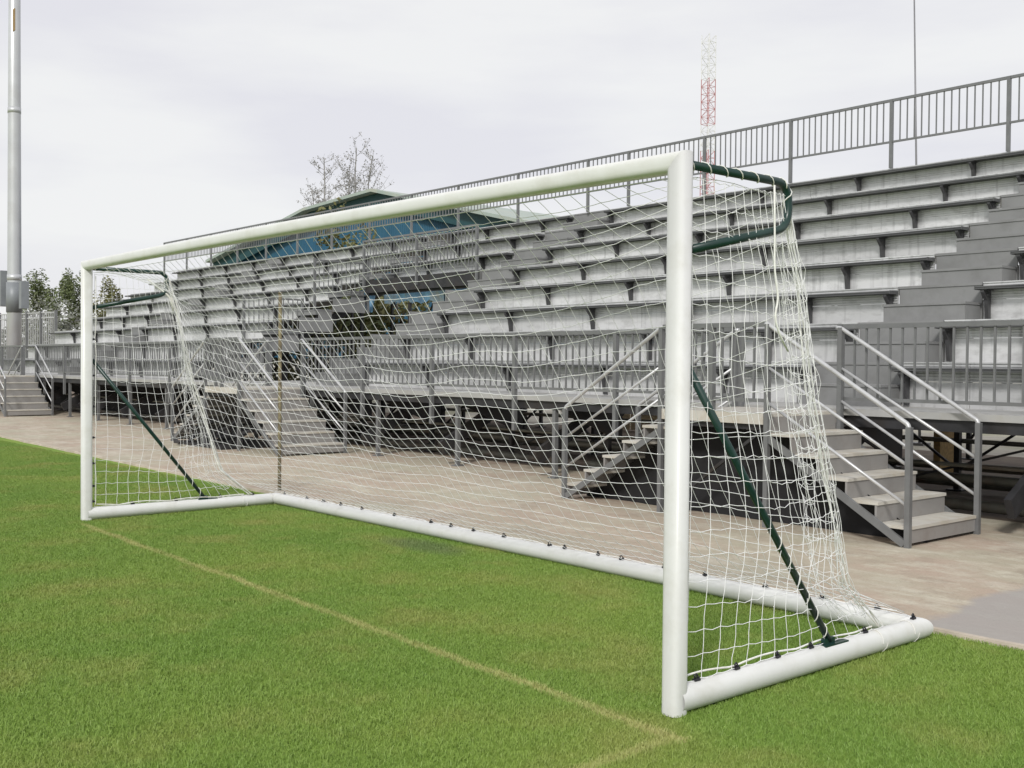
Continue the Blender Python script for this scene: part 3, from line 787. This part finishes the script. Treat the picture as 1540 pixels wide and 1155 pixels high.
# ------------------------------------------------------------------ staircases onto the walkway
SW0, SW1 = 4.87, DY - .075
def make_stair():
    root = empty('metal_staircase', (0, 0, 0))
    hw = .64; g = .296; rs = .181
    m = MB(); m.box(-hw, hw, SW0, SW1, 1.055, 1.088); m.box(-hw, hw, SW0 - .012, SW0 - .001, .985, 1.092); m.box(-hw + .01, hw - .01, SW1 - .02, SW1 - .001, .97, 1.05)
    m.build('landing', M['tread'], root)
    for s in (1, -1):
        def bx(mb, xa, xb, *a):
            xa, xb = s * xa, s * xb; mb.box(min(xa, xb), max(xa, xb), *a)
        for k in range(1, 6):
            xf = hw + g * (6 - k); z = rs * k
            m = MB(); bx(m, xf - g - .02, xf + .012, SW0 + .03, SW1 - .03, z - .028, z); m.build('tread', M['tread'], root)
        m = MB()
        for k in range(1, 7):
            xf = hw + g * (6 - k); z = rs * k
            bx(m, xf - .022, xf, SW0 + .035, SW1 - .035, z - rs + (.034 if k == 1 else .002), z - .03)
        m.build('stair_riser', M['kick'], root)
        for y in (SW0 + .012, SW1 - .012):
            m = MB(); m.beam((s * (hw + .02), y, .87), (s * (hw + g * 5 - .02), y, .03), .03, .065); m.build('stringer', M['rail'], root)
            m = MB(); xt, xb = s * (hw + .03), s * (hw + g * 5 + .01)
            m.tube(bend([(xt - s * .05, y, 1.945), (xt, y, 1.94), (xb - s * .01, y, 1.055), (xb, y, 1.0)], .04, 4), .021, 10)
            m.tube([(xt, y, 1.535), (xb, y, .70)], .0155, 8); m.tube([(xt, y, 1.20), (xb, y, .355)], .0155, 8)
            h = m.build('handrail', M['stairrail'], root)
            for x, z in ((xt, 1.945), (xb, 1.035)):
                MB().box(x - .024, x + .024, y - .024, y + .024, .0, z).build('newel_post', M['rail'], h)
    # outer guard of the landing
    m = MB(); y = SW0 + .012
    m.beam((-hw, y, 1.945), (hw, y, 1.945), .045, .045); m.beam((-hw, y, 1.215), (hw, y, 1.215), .034, .034)
    for k in range(1, 10): x = -hw + 2 * hw * k / 10; m.box(x - .0095, x + .0095, y - .0095, y + .0095, 1.23, 1.923)
    gr = m.build('guard_rail', M['rail'], root)
    MB().box(-.028, .028, y - .028, y + .028, 1.09, 1.945).build('post', M['rail'], gr)
    m = MB(); m.beam((-hw, SW0 + .05, .05), (hw, SW0 + .05, .96), .03, .03); m.box(-hw, hw, SW0 + .03, SW0 + .07, .93, .985)
    m.build('landing_frame', M['dark'], root)
    m = MB()
    for s in (-1, 1):
        m.box(min(s * (hw - .02), s * (hw - .07)), max(s * (hw - .02), s * (hw - .07)), SW0 + .08, SW1 - .08, .9, .98)
    m.build('landing_joist', M['dark'], root)
    return root
st = make_stair(); st.location = (-3.76, 0, 0)
tag(st, 'double grey metal staircase with landing, right behind the near goalpost', 'staircase', 'staircases onto the grandstand')
c2 = copy_tree(st); c2.location = (-14.755, 0, 0); tag(c2, 'grey metal staircase seen through the middle of the net, beside the slim rusty pole')
c3 = copy_tree(st); c3.location = (-29.995, 0, 0); tag(c3, 'distant grey metal staircase beyond the far goalpost, below the tall mast')

# ------------------------------------------------------------------ small things round the stand
def tag1(name, mb, m, label, cat, origin, group=None):
    return tag(mb.build(name, M[m], None, origin), label, cat, group)
# black cloth hung below the walkway
def cloth(x0, x1, y, z0, z1, seed):
    m = MB(); nx = int((x1 - x0) / .15); nzz = 6; vs = []
    for i in range(nx + 1):
        for j in range(nzz + 1):
            x = x0 + (x1 - x0) * i / nx; z = z0 + (z1 - z0) * j / nzz
            vs.append((x, y + .05 * nz(x * 1.4, z, seed) + .02 * nz(x * 5, z * 2, seed), z + (.05 * nz(x * 2, seed) if j == 0 else (.03 * abs(nz(x * 1.1, seed, 2)) * -1 if j == nzz else 0))))
    k = nzz + 1
    fs = [(i * k + j, (i + 1) * k + j, (i + 1) * k + j + 1, i * k + j + 1) for i in range(nx) for j in range(nzz)]
    m.add(vs, fs, True)
    n = len(vs); m.add([(a, c + .004, d) for a, c, d in vs], [tuple(reversed(f)) for f in fs], True)
    return m
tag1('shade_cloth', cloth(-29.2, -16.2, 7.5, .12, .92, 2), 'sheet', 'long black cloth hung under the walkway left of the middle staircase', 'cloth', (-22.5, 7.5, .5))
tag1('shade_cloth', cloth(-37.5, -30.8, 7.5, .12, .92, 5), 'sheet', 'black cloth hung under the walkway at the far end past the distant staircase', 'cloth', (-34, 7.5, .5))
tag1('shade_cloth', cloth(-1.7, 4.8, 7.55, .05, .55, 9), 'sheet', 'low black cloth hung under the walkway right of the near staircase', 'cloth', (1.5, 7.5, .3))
# black sheeting stretched under the near staircase
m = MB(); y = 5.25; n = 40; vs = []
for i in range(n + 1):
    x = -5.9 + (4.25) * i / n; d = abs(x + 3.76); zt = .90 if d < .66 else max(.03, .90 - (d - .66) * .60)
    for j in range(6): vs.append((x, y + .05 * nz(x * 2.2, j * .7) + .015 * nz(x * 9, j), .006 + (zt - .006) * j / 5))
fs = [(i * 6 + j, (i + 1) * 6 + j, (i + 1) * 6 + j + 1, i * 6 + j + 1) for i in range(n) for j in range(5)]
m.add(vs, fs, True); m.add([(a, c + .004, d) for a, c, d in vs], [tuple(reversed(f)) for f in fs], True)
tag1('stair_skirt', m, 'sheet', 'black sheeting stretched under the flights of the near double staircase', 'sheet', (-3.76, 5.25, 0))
# slim pole and stake
p = MB(); pts = [(-8.49 + .004 * nz(k), 2.64 + .004 * nz(k, 3), k * .198) for k in range(13)]
p.tube(pts, .021, 10); p.tube([(-8.49, 2.64, 2.36), (-8.49, 2.64, 2.38)], .026, 10); p.tube([(-8.49, 2.64, 1.2), (-8.49, 2.64, 1.27)], .024, 10)
tag1('slim_pole', p, 'rustpole', 'slim upright rusty pole standing by the far back corner of the goal', 'pole', (-8.49, 2.64, 0))
p = MB(); p.tube([(-17.1, 5.7, 0), (-17.08, 5.7, .55)], .03, 8); p.box(-17.2, -17.0, 5.6, 5.8, 0.004, .02)
tag1('stake', p, 'rail', 'short grey metal stake on the concrete left of the middle staircase', 'stake', (-17.1, 5.7, 0))
# clutter beneath the middle staircase
def heap(cx_, cy_, n, seed, sx_, sy_, h):
    random.seed(seed); m = MB(); m.box(cx_ - 1.0, cx_ + 1.0, cy_ - .6, cy_ + .6, .006, .05)
    for k in range(n):
        x, y = cx_ + random.gauss(0, sx_), cy_ + random.gauss(0, sy_); z = abs(random.gauss(0, h)); a = random.uniform(0, PI); l = random.uniform(.15, .5)
        m.beam((x - math.cos(a) * l / 2, y - math.sin(a) * l / 2, z + .03), (x + math.cos(a) * l / 2, y + math.sin(a) * l / 2, z + random.uniform(.03, .2)), random.uniform(.03, .09), random.uniform(.02, .06))
    return m
tag1('scrap_pile', heap(-15.4, 5.3, 40, 5, .35, .25, .14), 'dark', 'pile of dark scrap beams under the middle staircase landing', 'scrap', (-15.4, 5.3, 0))
# boards and timber at the back
p = MB()
for k in range(5): p.box(-14.9 + k * .62, -14.9 + k * .62 + .6, 14.9 + .02 * (k % 2), 14.93 + .02 * (k % 2), .02, .95)
tag1('board_stack', p, 'board', 'beige upright boards standing behind the stand, seen through the goal', 'boards', (-13.4, 14.9, 0))
p = MB()
for k in range(4): p.beam((-5.2 + .05 * k, 11.0 + .09 * k, .72 + .05 * (k % 2)), (3.0 + .1 * k, 11.1 + .09 * k, .75 + .05 * (k % 2)), .09, .045)
for x in (-4.6, -1.5, 1.5): p.box(x - .05, x + .05, 10.95, 11.4, .0, .69)
tag1('timber_stack', p, 'timber', 'yellow timber planks lying on trestles under the right end of the stand', 'planks', (-1, 11.1, 0))
# orange bag on the stair side
p = MB(); vs = []; nu, nv = 12, 9
for j in range(nv + 1):
    for i in range(nu):
        a = 2 * PI * i / nu; t = j / nv; r = (.10 * math.sin(PI * (t * .86 + .1)) ** .6) * (1 + .25 * nz(i * .8, j * .7))
        vs.append((-3.45 + r * math.cos(a) * 1.1, 8.6 + r * math.sin(a) * .7, .80 + .26 * t))
p.add(vs, [(j * nu + i, j * nu + (i + 1) % nu, (j + 1) * nu + (i + 1) % nu, (j + 1) * nu + i) for j in range(nv) for i in range(nu)], True)
p.f += [tuple(range(nu - 1, -1, -1)), tuple(nv * nu + i for i in range(nu))]; p.sm += [False, False]
p.tube([(-3.45, 8.6, 1.05), (-3.45, 8.62, 1.35)], .008, 5)
tag1('orange_bag', p, 'orange', 'small bright orange bag hanging under the walkway behind the near staircase', 'bag', (-3.45, 8.6, .8))
# blue and cream cloth draped across the passage
p = MB(); vs = []; nx, nj = 60, 8; bx0, bx1 = -20.85, -17.3; cy0 = 11.72
for i in range(nx + 1):
    x = bx0 + (bx1 - bx0) * i / nx; t_ = i / nx
    top = 3.40 + .05 * nz(x * .9, 5); drop = .36 + .16 * nz(x * 1.3, 8) + .14 * nz(x * 4.0, 3)
    if .16 < t_ < .30: drop *= .25
    if t_ < .16: drop *= 1.25
    for j in range(nj + 1):
        t = j / nj; vs.append((x, cy0 + .08 * nz(x * 4.2, t) + .10 * t * nz(x * 2, 7), top - max(.06, drop) * t))
k = nj + 1; fs = [(i * k + j, (i + 1) * k + j, (i + 1) * k + j + 1, i * k + j + 1) for i in range(nx) for j in range(nj)]
p.add(vs, fs, True); p.add([(a, c + .006, d) for a, c, d in vs], [tuple(reversed(f)) for f in fs], True)
p.tube([(-21.0, cy0 + .01, 3.42), (-17.2, cy0 + .01, 3.42)], .02, 6)
for x in (-20.95, -17.25): p.tube([(x, cy0 + .01, DZ), (x, cy0 + .01, 3.42)], .025, 6)
tag1('draped_cloth', p, 'bluecloth', 'blue and cream cloth draped over a rail inside the passage of the stand', 'cloth', (-19, 11.72, 1.1))

# ------------------------------------------------------------------ background
p = MB(); p.box(-90, 40, 25.0, 25.16, -.02, 1.62); p.box(-90, 40, 24.95, 25.21, 1.62, 1.70)
for x in range(-89, 40, 4): p.box(x - .12, x + .12, 24.92, 24.99, -.02, 1.62)
tag(p.build('boundary_wall', M['wall'], None, (-20, 25, 0)), 'low pale boundary wall running along behind the grandstand', 'wall')

def leaf_cloud(mb, c, rx, ry, rz, n, size, seed, lump=.35):
    rnd = random.Random(seed)
    subs = [(V((rnd.gauss(0, .45) * rx, rnd.gauss(0, .45) * ry, rnd.uniform(-.8, .85) * rz)), rnd.uniform(.25, .5)) for _ in range(14)]
    for _ in range(n):
        s, r = rnd.choice(subs)
        d = V((rnd.gauss(0, 1), rnd.gauss(0, 1), rnd.gauss(0, 1))).normalized() * (rnd.random() ** .4) * r
        q = V(c) + s + V((d.x * rx, d.y * ry, d.z * rz))
        a = V((rnd.gauss(0, 1), rnd.gauss(0, 1), rnd.gauss(0, .7))).normalized(); b_ = a.cross(V((rnd.gauss(0, 1), rnd.gauss(0, 1), rnd.gauss(0, 1)))).normalized()
        l = size * rnd.uniform(.6, 1.3); w_ = l * .45
        mb.add([q - a * l, q - b_ * w_, q + a * l, q + b_ * w_], [(0, 1, 2, 3)])
def leafy_tree(name, loc, h, rx, mk, label, seed, n=2600, size=.14, trunk_h=.35, cat='tree', group=None, seen=None):
    root = empty(name, loc, label, cat, group); x, y, z = loc
    t = MB(); t.tube([(x, y, z), (x + .1 * rx, y, z + h * .3), (x - .05 * rx, y, z + h * .6), (x, y, z + h * .85)], [.05 * rx + .05, .045 * rx + .03, .03 * rx + .02, .012], 8)
    rnd = random.Random(seed)
    for k in range(6):
        zz = z + h * rnd.uniform(.25, .7); a = rnd.uniform(0, 2 * PI); l = rx * rnd.uniform(.5, .9)
        t.tube([(x, y, zz), (x + math.cos(a) * l * .5, y + math.sin(a) * l * .5, zz + l * .4), (x + math.cos(a) * l, y + math.sin(a) * l, zz + l * .6)], [.03 * rx + .01, .02 * rx, .008], 5)
    cmb = MB(); leaf_cloud(cmb, (x, y, z + h * (.5 + trunk_h / 2)), rx, rx, h * (1 - trunk_h) * .55, n, size, seed)
    if seen:
        zt = onray(seen[0], seen[1], y).z; zs_ = sorted(q[2] for q in cmb.v); k = (zt - z) / (zs_[int(len(zs_) * .995)] - z)
        for g_ in (t, cmb): g_.v = [(q[0], q[1], z + (q[2] - z) * k) for q in g_.v]
    t.build('trunk', M['bark'], root); cmb.build('crown', M[mk], root)
    return root
def place(px, Y):                             # ground point under an image column at a given distance
    q = onray(px, 560, Y); return (q.x, Y, -.016)
leafy_tree('leafy_tree', place(57, 26), 9.3, 1.75, 'leaf', 'leafy green tree beyond the stand, just right of the tall mast', 21, 6500, .13, .1, group='trees beyond the stand', seen=(57, 411))
leafy_tree('leafy_tree', place(104, 27), 9.6, 1.7, 'leaf', 'leafy green tree beyond the stand, behind the top of the far goalpost', 22, 6500, .13, .1, group='trees beyond the stand', seen=(104, 411))
leafy_tree('leafy_tree', place(168, 24), 8.3, 1.9, 'leafolive', 'olive green tree behind the stand seen through the far side net', 23, 4500, .12, .1, group='trees beyond the stand', seen=(168, 424))
leafy_tree('grey_shrub', place(28, 22), 5.0, 3.6, 'leafgrey', 'tall grey green shrub behind the tall mast', 31, 2600, .16, .02, 'shrub', seen=(28, 462))
leafy_tree('grey_shrub', place(86, 21), 5.2, 3.2, 'leafgrey', 'tall grey green shrub behind the far end of the stand', 32, 2600, .16, .02, 'shrub', seen=(90, 452))
leafy_tree('olive_tree', place(522, 19.5), 7.6, 1.15, 'leafolive', 'olive tree crown in front of the blue building', 33, 1800, .12, .3)
for k, (px, mk) in enumerate(((452, 'leafolive'), (500, 'leafolive'), (548, 'leaf'), (598, 'leafolive'))):
    leafy_tree('bush', place(px, 17.0 + .3 * k), 4.5, 2.1, mk, ['olive bush farthest left of the four bushes behind the stand passage', 'olive bush second from left behind the passage, below the blue cloth', 'dark green bush behind the passage below the middle of the blue cloth', 'olive bush farthest right of the four bushes behind the passage'][k], 50 + k, 3400, .12, .02, 'bush', 'bushes seen through the passage')

def bare_tree(loc, h, stems, label, seed, wid):
    root = empty('bare_tree', loc, label, 'tree', 'bare trees behind the blue building'); rnd = random.Random(seed)
    t = MB(); cr_ = MB(); b0 = V(loc)
    def speck(p):
        a = V((rnd.gauss(0, 1), rnd.gauss(0, 1), rnd.gauss(0, 1))).normalized(); b_ = a.orthogonal().normalized(); s_ = rnd.uniform(.03, .085)
        cr_.add([p - a * s_, p + b_ * s_ * .6, p + a * s_, p - b_ * s_ * .6], [(0, 1, 2, 3)])
    for (ox, lean, hh, rr) in stems:
        pts = [b0 + V((ox + lean * wid * (k / 8) ** 1.4 + .10 * nz(k * .7, seed + ox), .2 * nz(k * .5, seed), hh * h * k / 8)) for k in range(9)]
        t.tube(pts, [rr * (1 - .85 * k / 8) + .012 for k in range(9)], 6, cap=False)
        for q in range(46):
            f = rnd.uniform(.36, .985); env = math.sqrt(max(.02, 1 - ((f - .66) / .40) ** 2)) * (.55 + .45 * rnd.random())
            i = min(7, int(f * 8)); p = pts[i].lerp(pts[i + 1], f * 8 - i); az = rnd.uniform(0, 2 * PI); L_ = wid * env * .62; up = rnd.uniform(.5, 1.3)
            bp_ = [p + V((math.cos(az) * L_ * u, math.sin(az) * L_ * u, up * L_ * (u ** 1.25))) + V((.10 * nz(u * 3, q, seed), .10 * nz(u * 3, q, seed + 3), 0)) for u in (0, .33, .66, 1)]
            cr_.tube(bp_, [.024, .017, .012, .008], 3, cap=False)
            for _ in range(6):
                u = rnd.uniform(.3, 1); k = min(2, int(u * 3)); c = bp_[k].lerp(bp_[k + 1], u * 3 - k); d = V((rnd.gauss(0, .5), rnd.gauss(0, .5), rnd.uniform(.2, .9))).normalized() * rnd.uniform(.3, .75)
                cr_.tube([c, c + d * .5 + V((.04, 0, 0)), c + d], [.009, .007, .005], 3, cap=False)
                for _ in range(4): speck(c + d * rnd.uniform(.3, 1.05) + V((rnd.gauss(0, .08), rnd.gauss(0, .08), rnd.gauss(0, .08))))
    t.build('trunk', M['barepale'], root); cr_.build('crown', M['barepale'], root)
bp = place(486, 40); bare_tree(bp, 17.5, [(0, 0, 1, .16), (-.3, -.5, .86, .09), (.3, .45, .8, .08)], 'bare thin tree, the lower left one of the pair behind the roof', 3, 3.0)
bp = place(533, 39); bare_tree(bp, 17.2, [(0, .05, 1, .15), (-.35, -.15, .9, .12), (.4, .62, .95, .12)], 'bare thin tree, the taller right one of the pair behind the roof', 8, 3.0)

# blue building
bd = empty('blue_building', (-47, 27, 0), 'blue clad building with a pale green gabled roof behind the stand', 'building')
Lp, Rp, Ap, Bp = onray(318, 390, 26.2), onray(772, 333, 27.8), onray(557, 288, 27.2), onray(455, 317, 26.8)
prof = [Lp, Bp, Ap, Rp]; dep = (V((Rp.y - Lp.y, -(Rp.x - Lp.x), 0)).normalized()) * -22
wl = MB(); off = -dep.normalized() * -.9
pin = [p_ + off for p_ in prof]
# corrugated front wall
gx = 150; vs = []
for i in range(gx * 2 + 1):
    t = i / (gx * 2); p0 = pin[0].lerp(pin[3], t); 
    xs_ = [q.x for q in pin]; x = p0.x
    j = 0
    while j < 2 and xs_[j + 1] < x: j += 1
    q = (x - xs_[j]) / (xs_[j + 1] - xs_[j]); z = pin[j].z + (pin[j + 1].z - pin[j].z) * q - .25
    d = dep.normalized() * (.05 * (i % 2))
    vs += [(p0.x + d.x, p0.y + d.y, -.02), (p0.x + d.x, p0.y + d.y, z)]
wl.add(vs, [(2 * i, 2 * i + 2, 2 * i + 3, 2 * i + 1) for i in range(gx * 2)])
bk = [p_ + dep for p_ in pin]
def G(p_): return V((p_.x, p_.y, -.02))
wl.quad(G(pin[3]), G(bk[3]), bk[3], pin[3]); wl.quad(G(bk[0]), G(pin[0]), pin[0], bk[0]); wl.add([G(bk[3]), G(bk[0]), bk[0], bk[1], bk[2], bk[3]], [(0, 1, 2, 3, 4, 5)])
wl.build('wall', M['blue'], bd)
rf = MB(); ext = [prof[0] + (prof[0] - prof[1]).normalized() * .8] + prof[1:3] + [prof[3] + (prof[3] - prof[2]).normalized() * .8]
for a, c in zip(ext, ext[1:]):
    a2, c2 = a + dep, c + dep; up = V((0, 0, .16))
    rf.add([a, c, c2, a2, a + up, c + up, c2 + up, a2 + up], [(3, 2, 1, 0), (4, 5, 6, 7), (0, 1, 5, 4), (2, 3, 7, 6), (1, 2, 6, 5), (3, 0, 4, 7)])
roof = rf.build('roof', M['verge'], bd)
ba = MB()
for a, c in zip(ext, ext[1:]):
    o2 = dep.normalized() * .5
    a1, c1 = a + o2 - V((0, 0, .02)), c + o2 - V((0, 0, .02)); dn = V((0, 0, -.75)); th = dep.normalized() * .08
    ba.add([a1, c1, c1 + dn, a1 + dn, a1 + th, c1 + th, c1 + dn + th, a1 + dn + th], [(0, 3, 2, 1), (4, 5, 6, 7), (3, 7, 6, 2), (0, 1, 5, 4)])
ba.build('verge_shade_board', M['teal'], roof)  # board added as the painted band of shade below the verge
for px in (420, 655, 735):
    q = onray(px, 380, pin[0].y + (pin[3].y - pin[0].y) * .5) 
    t = (q.x - pin[0].x) / (pin[3].x - pin[0].x); q = pin[0].lerp(pin[3], t) - dep.normalized() * .2
    MB().box(q.x - .22, q.x + .22, q.y - .12, q.y + .12, -.02, 7.2).build('pilaster', M['pilaster'], bd)

# floodlight mast
q = onray(21.5, 560, 10.0); mxp, myp = q.x, 10.0
ms = empty('floodlight_mast', (mxp, myp, 0), 'tall tapered pale steel mast at the far end of the stand', 'mast')
p = MB(); p.tube([(mxp, myp, 0), (mxp + .02, myp, 5.0), (mxp + .03, myp, 12), (mxp + .10, myp, 26)], [.30, .275, .25, .19], 24)
for z in (5.0, 12.0): p.tube([(mxp + .02, myp, z - .12), (mxp + .02, myp, z + .12)], [.29 if z < 6 else .262] * 2, 24)
p.build('shaft', M['mast'], ms)
z0 = onray(22, 470, 10).z; z1 = onray(22, 425, 10).z
MB().tube([(mxp, myp, z0), (mxp, myp, z1)], .315, 24).build('sleeve', M['box'], ms)
a = onray(38, 446, 9.9); MB().box(a.x - .16, a.x + .16, 9.7, 10.0, z0 + .1, z1 - .05).build('control_box', M['box'], ms)
a = onray(6, 440, 9.9); MB().box(a.x - .30, a.x + .26, 9.7, 10.1, z0 + .3, z1 + .55).build('control_box', M['box'], ms)
a = onray(21, 30, 9.7); MB().box(a.x - .12, a.x + .12, 9.68, 9.72, a.z - .45, a.z + .45).build('plaque', M['plaque'], ms)

# lattice tower
lt = empty('lattice_tower', (-65.4, 80, 0), 'tall red and white lattice antenna tower far behind the stand', 'tower')
zb = 0; k = 0; topz = 33.9; bands = [(0, 14.3), (14.3, 18.4), (18.4, 22.6), (22.6, 25.2), (25.2, 29.6), (29.6, 33.9)]; colr = ['white', 'red', 'red', 'white', 'red', 'white']
hw = .48
for (za, zc), cn_ in zip(bands, colr):
    m = MB()
    for sx_ in (-1, 1):
        for sy_ in (-1, 1): m.beam((-65.4 + sx_ * hw, 80 + sy_ * hw, za), (-65.4 + sx_ * hw, 80 + sy_ * hw, zc), .06, .06)
    nn = max(1, round((zc - za) / .72)); dz = (zc - za) / nn
    for j in range(nn):
        z = za + j * dz; fl = 1 if j % 2 else -1
        for sy_ in (-1, 1):
            m.beam((-65.4 - fl * hw, 80 + sy_ * hw, z), (-65.4 + fl * hw, 80 + sy_ * hw, z + dz), .030, .030); m.beam((-65.4 - hw, 80 + sy_ * hw, z), (-65.4 + hw, 80 + sy_ * hw, z), .035, .035)
        for sx_ in (-1, 1):
            m.beam((-65.4 + sx_ * hw, 80 - fl * hw, z), (-65.4 + sx_ * hw, 80 + fl * hw, z + dz), .030, .030); m.beam((-65.4 + sx_ * hw, 80 - hw, z), (-65.4 + sx_ * hw, 80 + hw, z), .035, .035)
    m.build('section', M[cn_], lt)
# thin lightning pole
a = onray(1378, 245, 16.4); c = onray(1375, 0, 16.4); d = (c - a) * 1.3
p = MB(); t0 = a - (c - a) * (a.z / (c.z - a.z)); p.tube([t0, a, a + d], [.03, .02, .013], 8); p.box(t0.x - .15, t0.x + .15, 16.25, 16.55, -.02, .05)
tag(p.build('thin_pole', M['thin'], None, (t0.x, 16.4, 0)), 'very thin tall grey pole rising behind the upper railing', 'pole')
# wire fence beyond the far end
fn = empty('wire_fence', place(50, 16), 'light wire mesh fence panel beyond the far end of the stand', 'fence')
a, c = onray(-20, 500, 15.0), onray(84, 500, 16.5); m = MB()
zt = onray(50, 470, 15.8).z
for k in range(41):
    t = k / 40; q = a.lerp(c, t); m.box(q.x - .02, q.x + .02, q.y - .02, q.y + .02, .1, zt)
for z in (.1, zt * .5, zt - .3, zt): m.beam((a.x, a.y, z), (c.x, c.y, z), .06, .06)
m.build('mesh_panel', M['stairrail'], fn)
for k in range(6):
    q = a.lerp(c, k / 5); MB().box(q.x - .07, q.x + .07, q.y - .07, q.y + .07, -.02, zt + .1).build('post', M['rail'], fn)
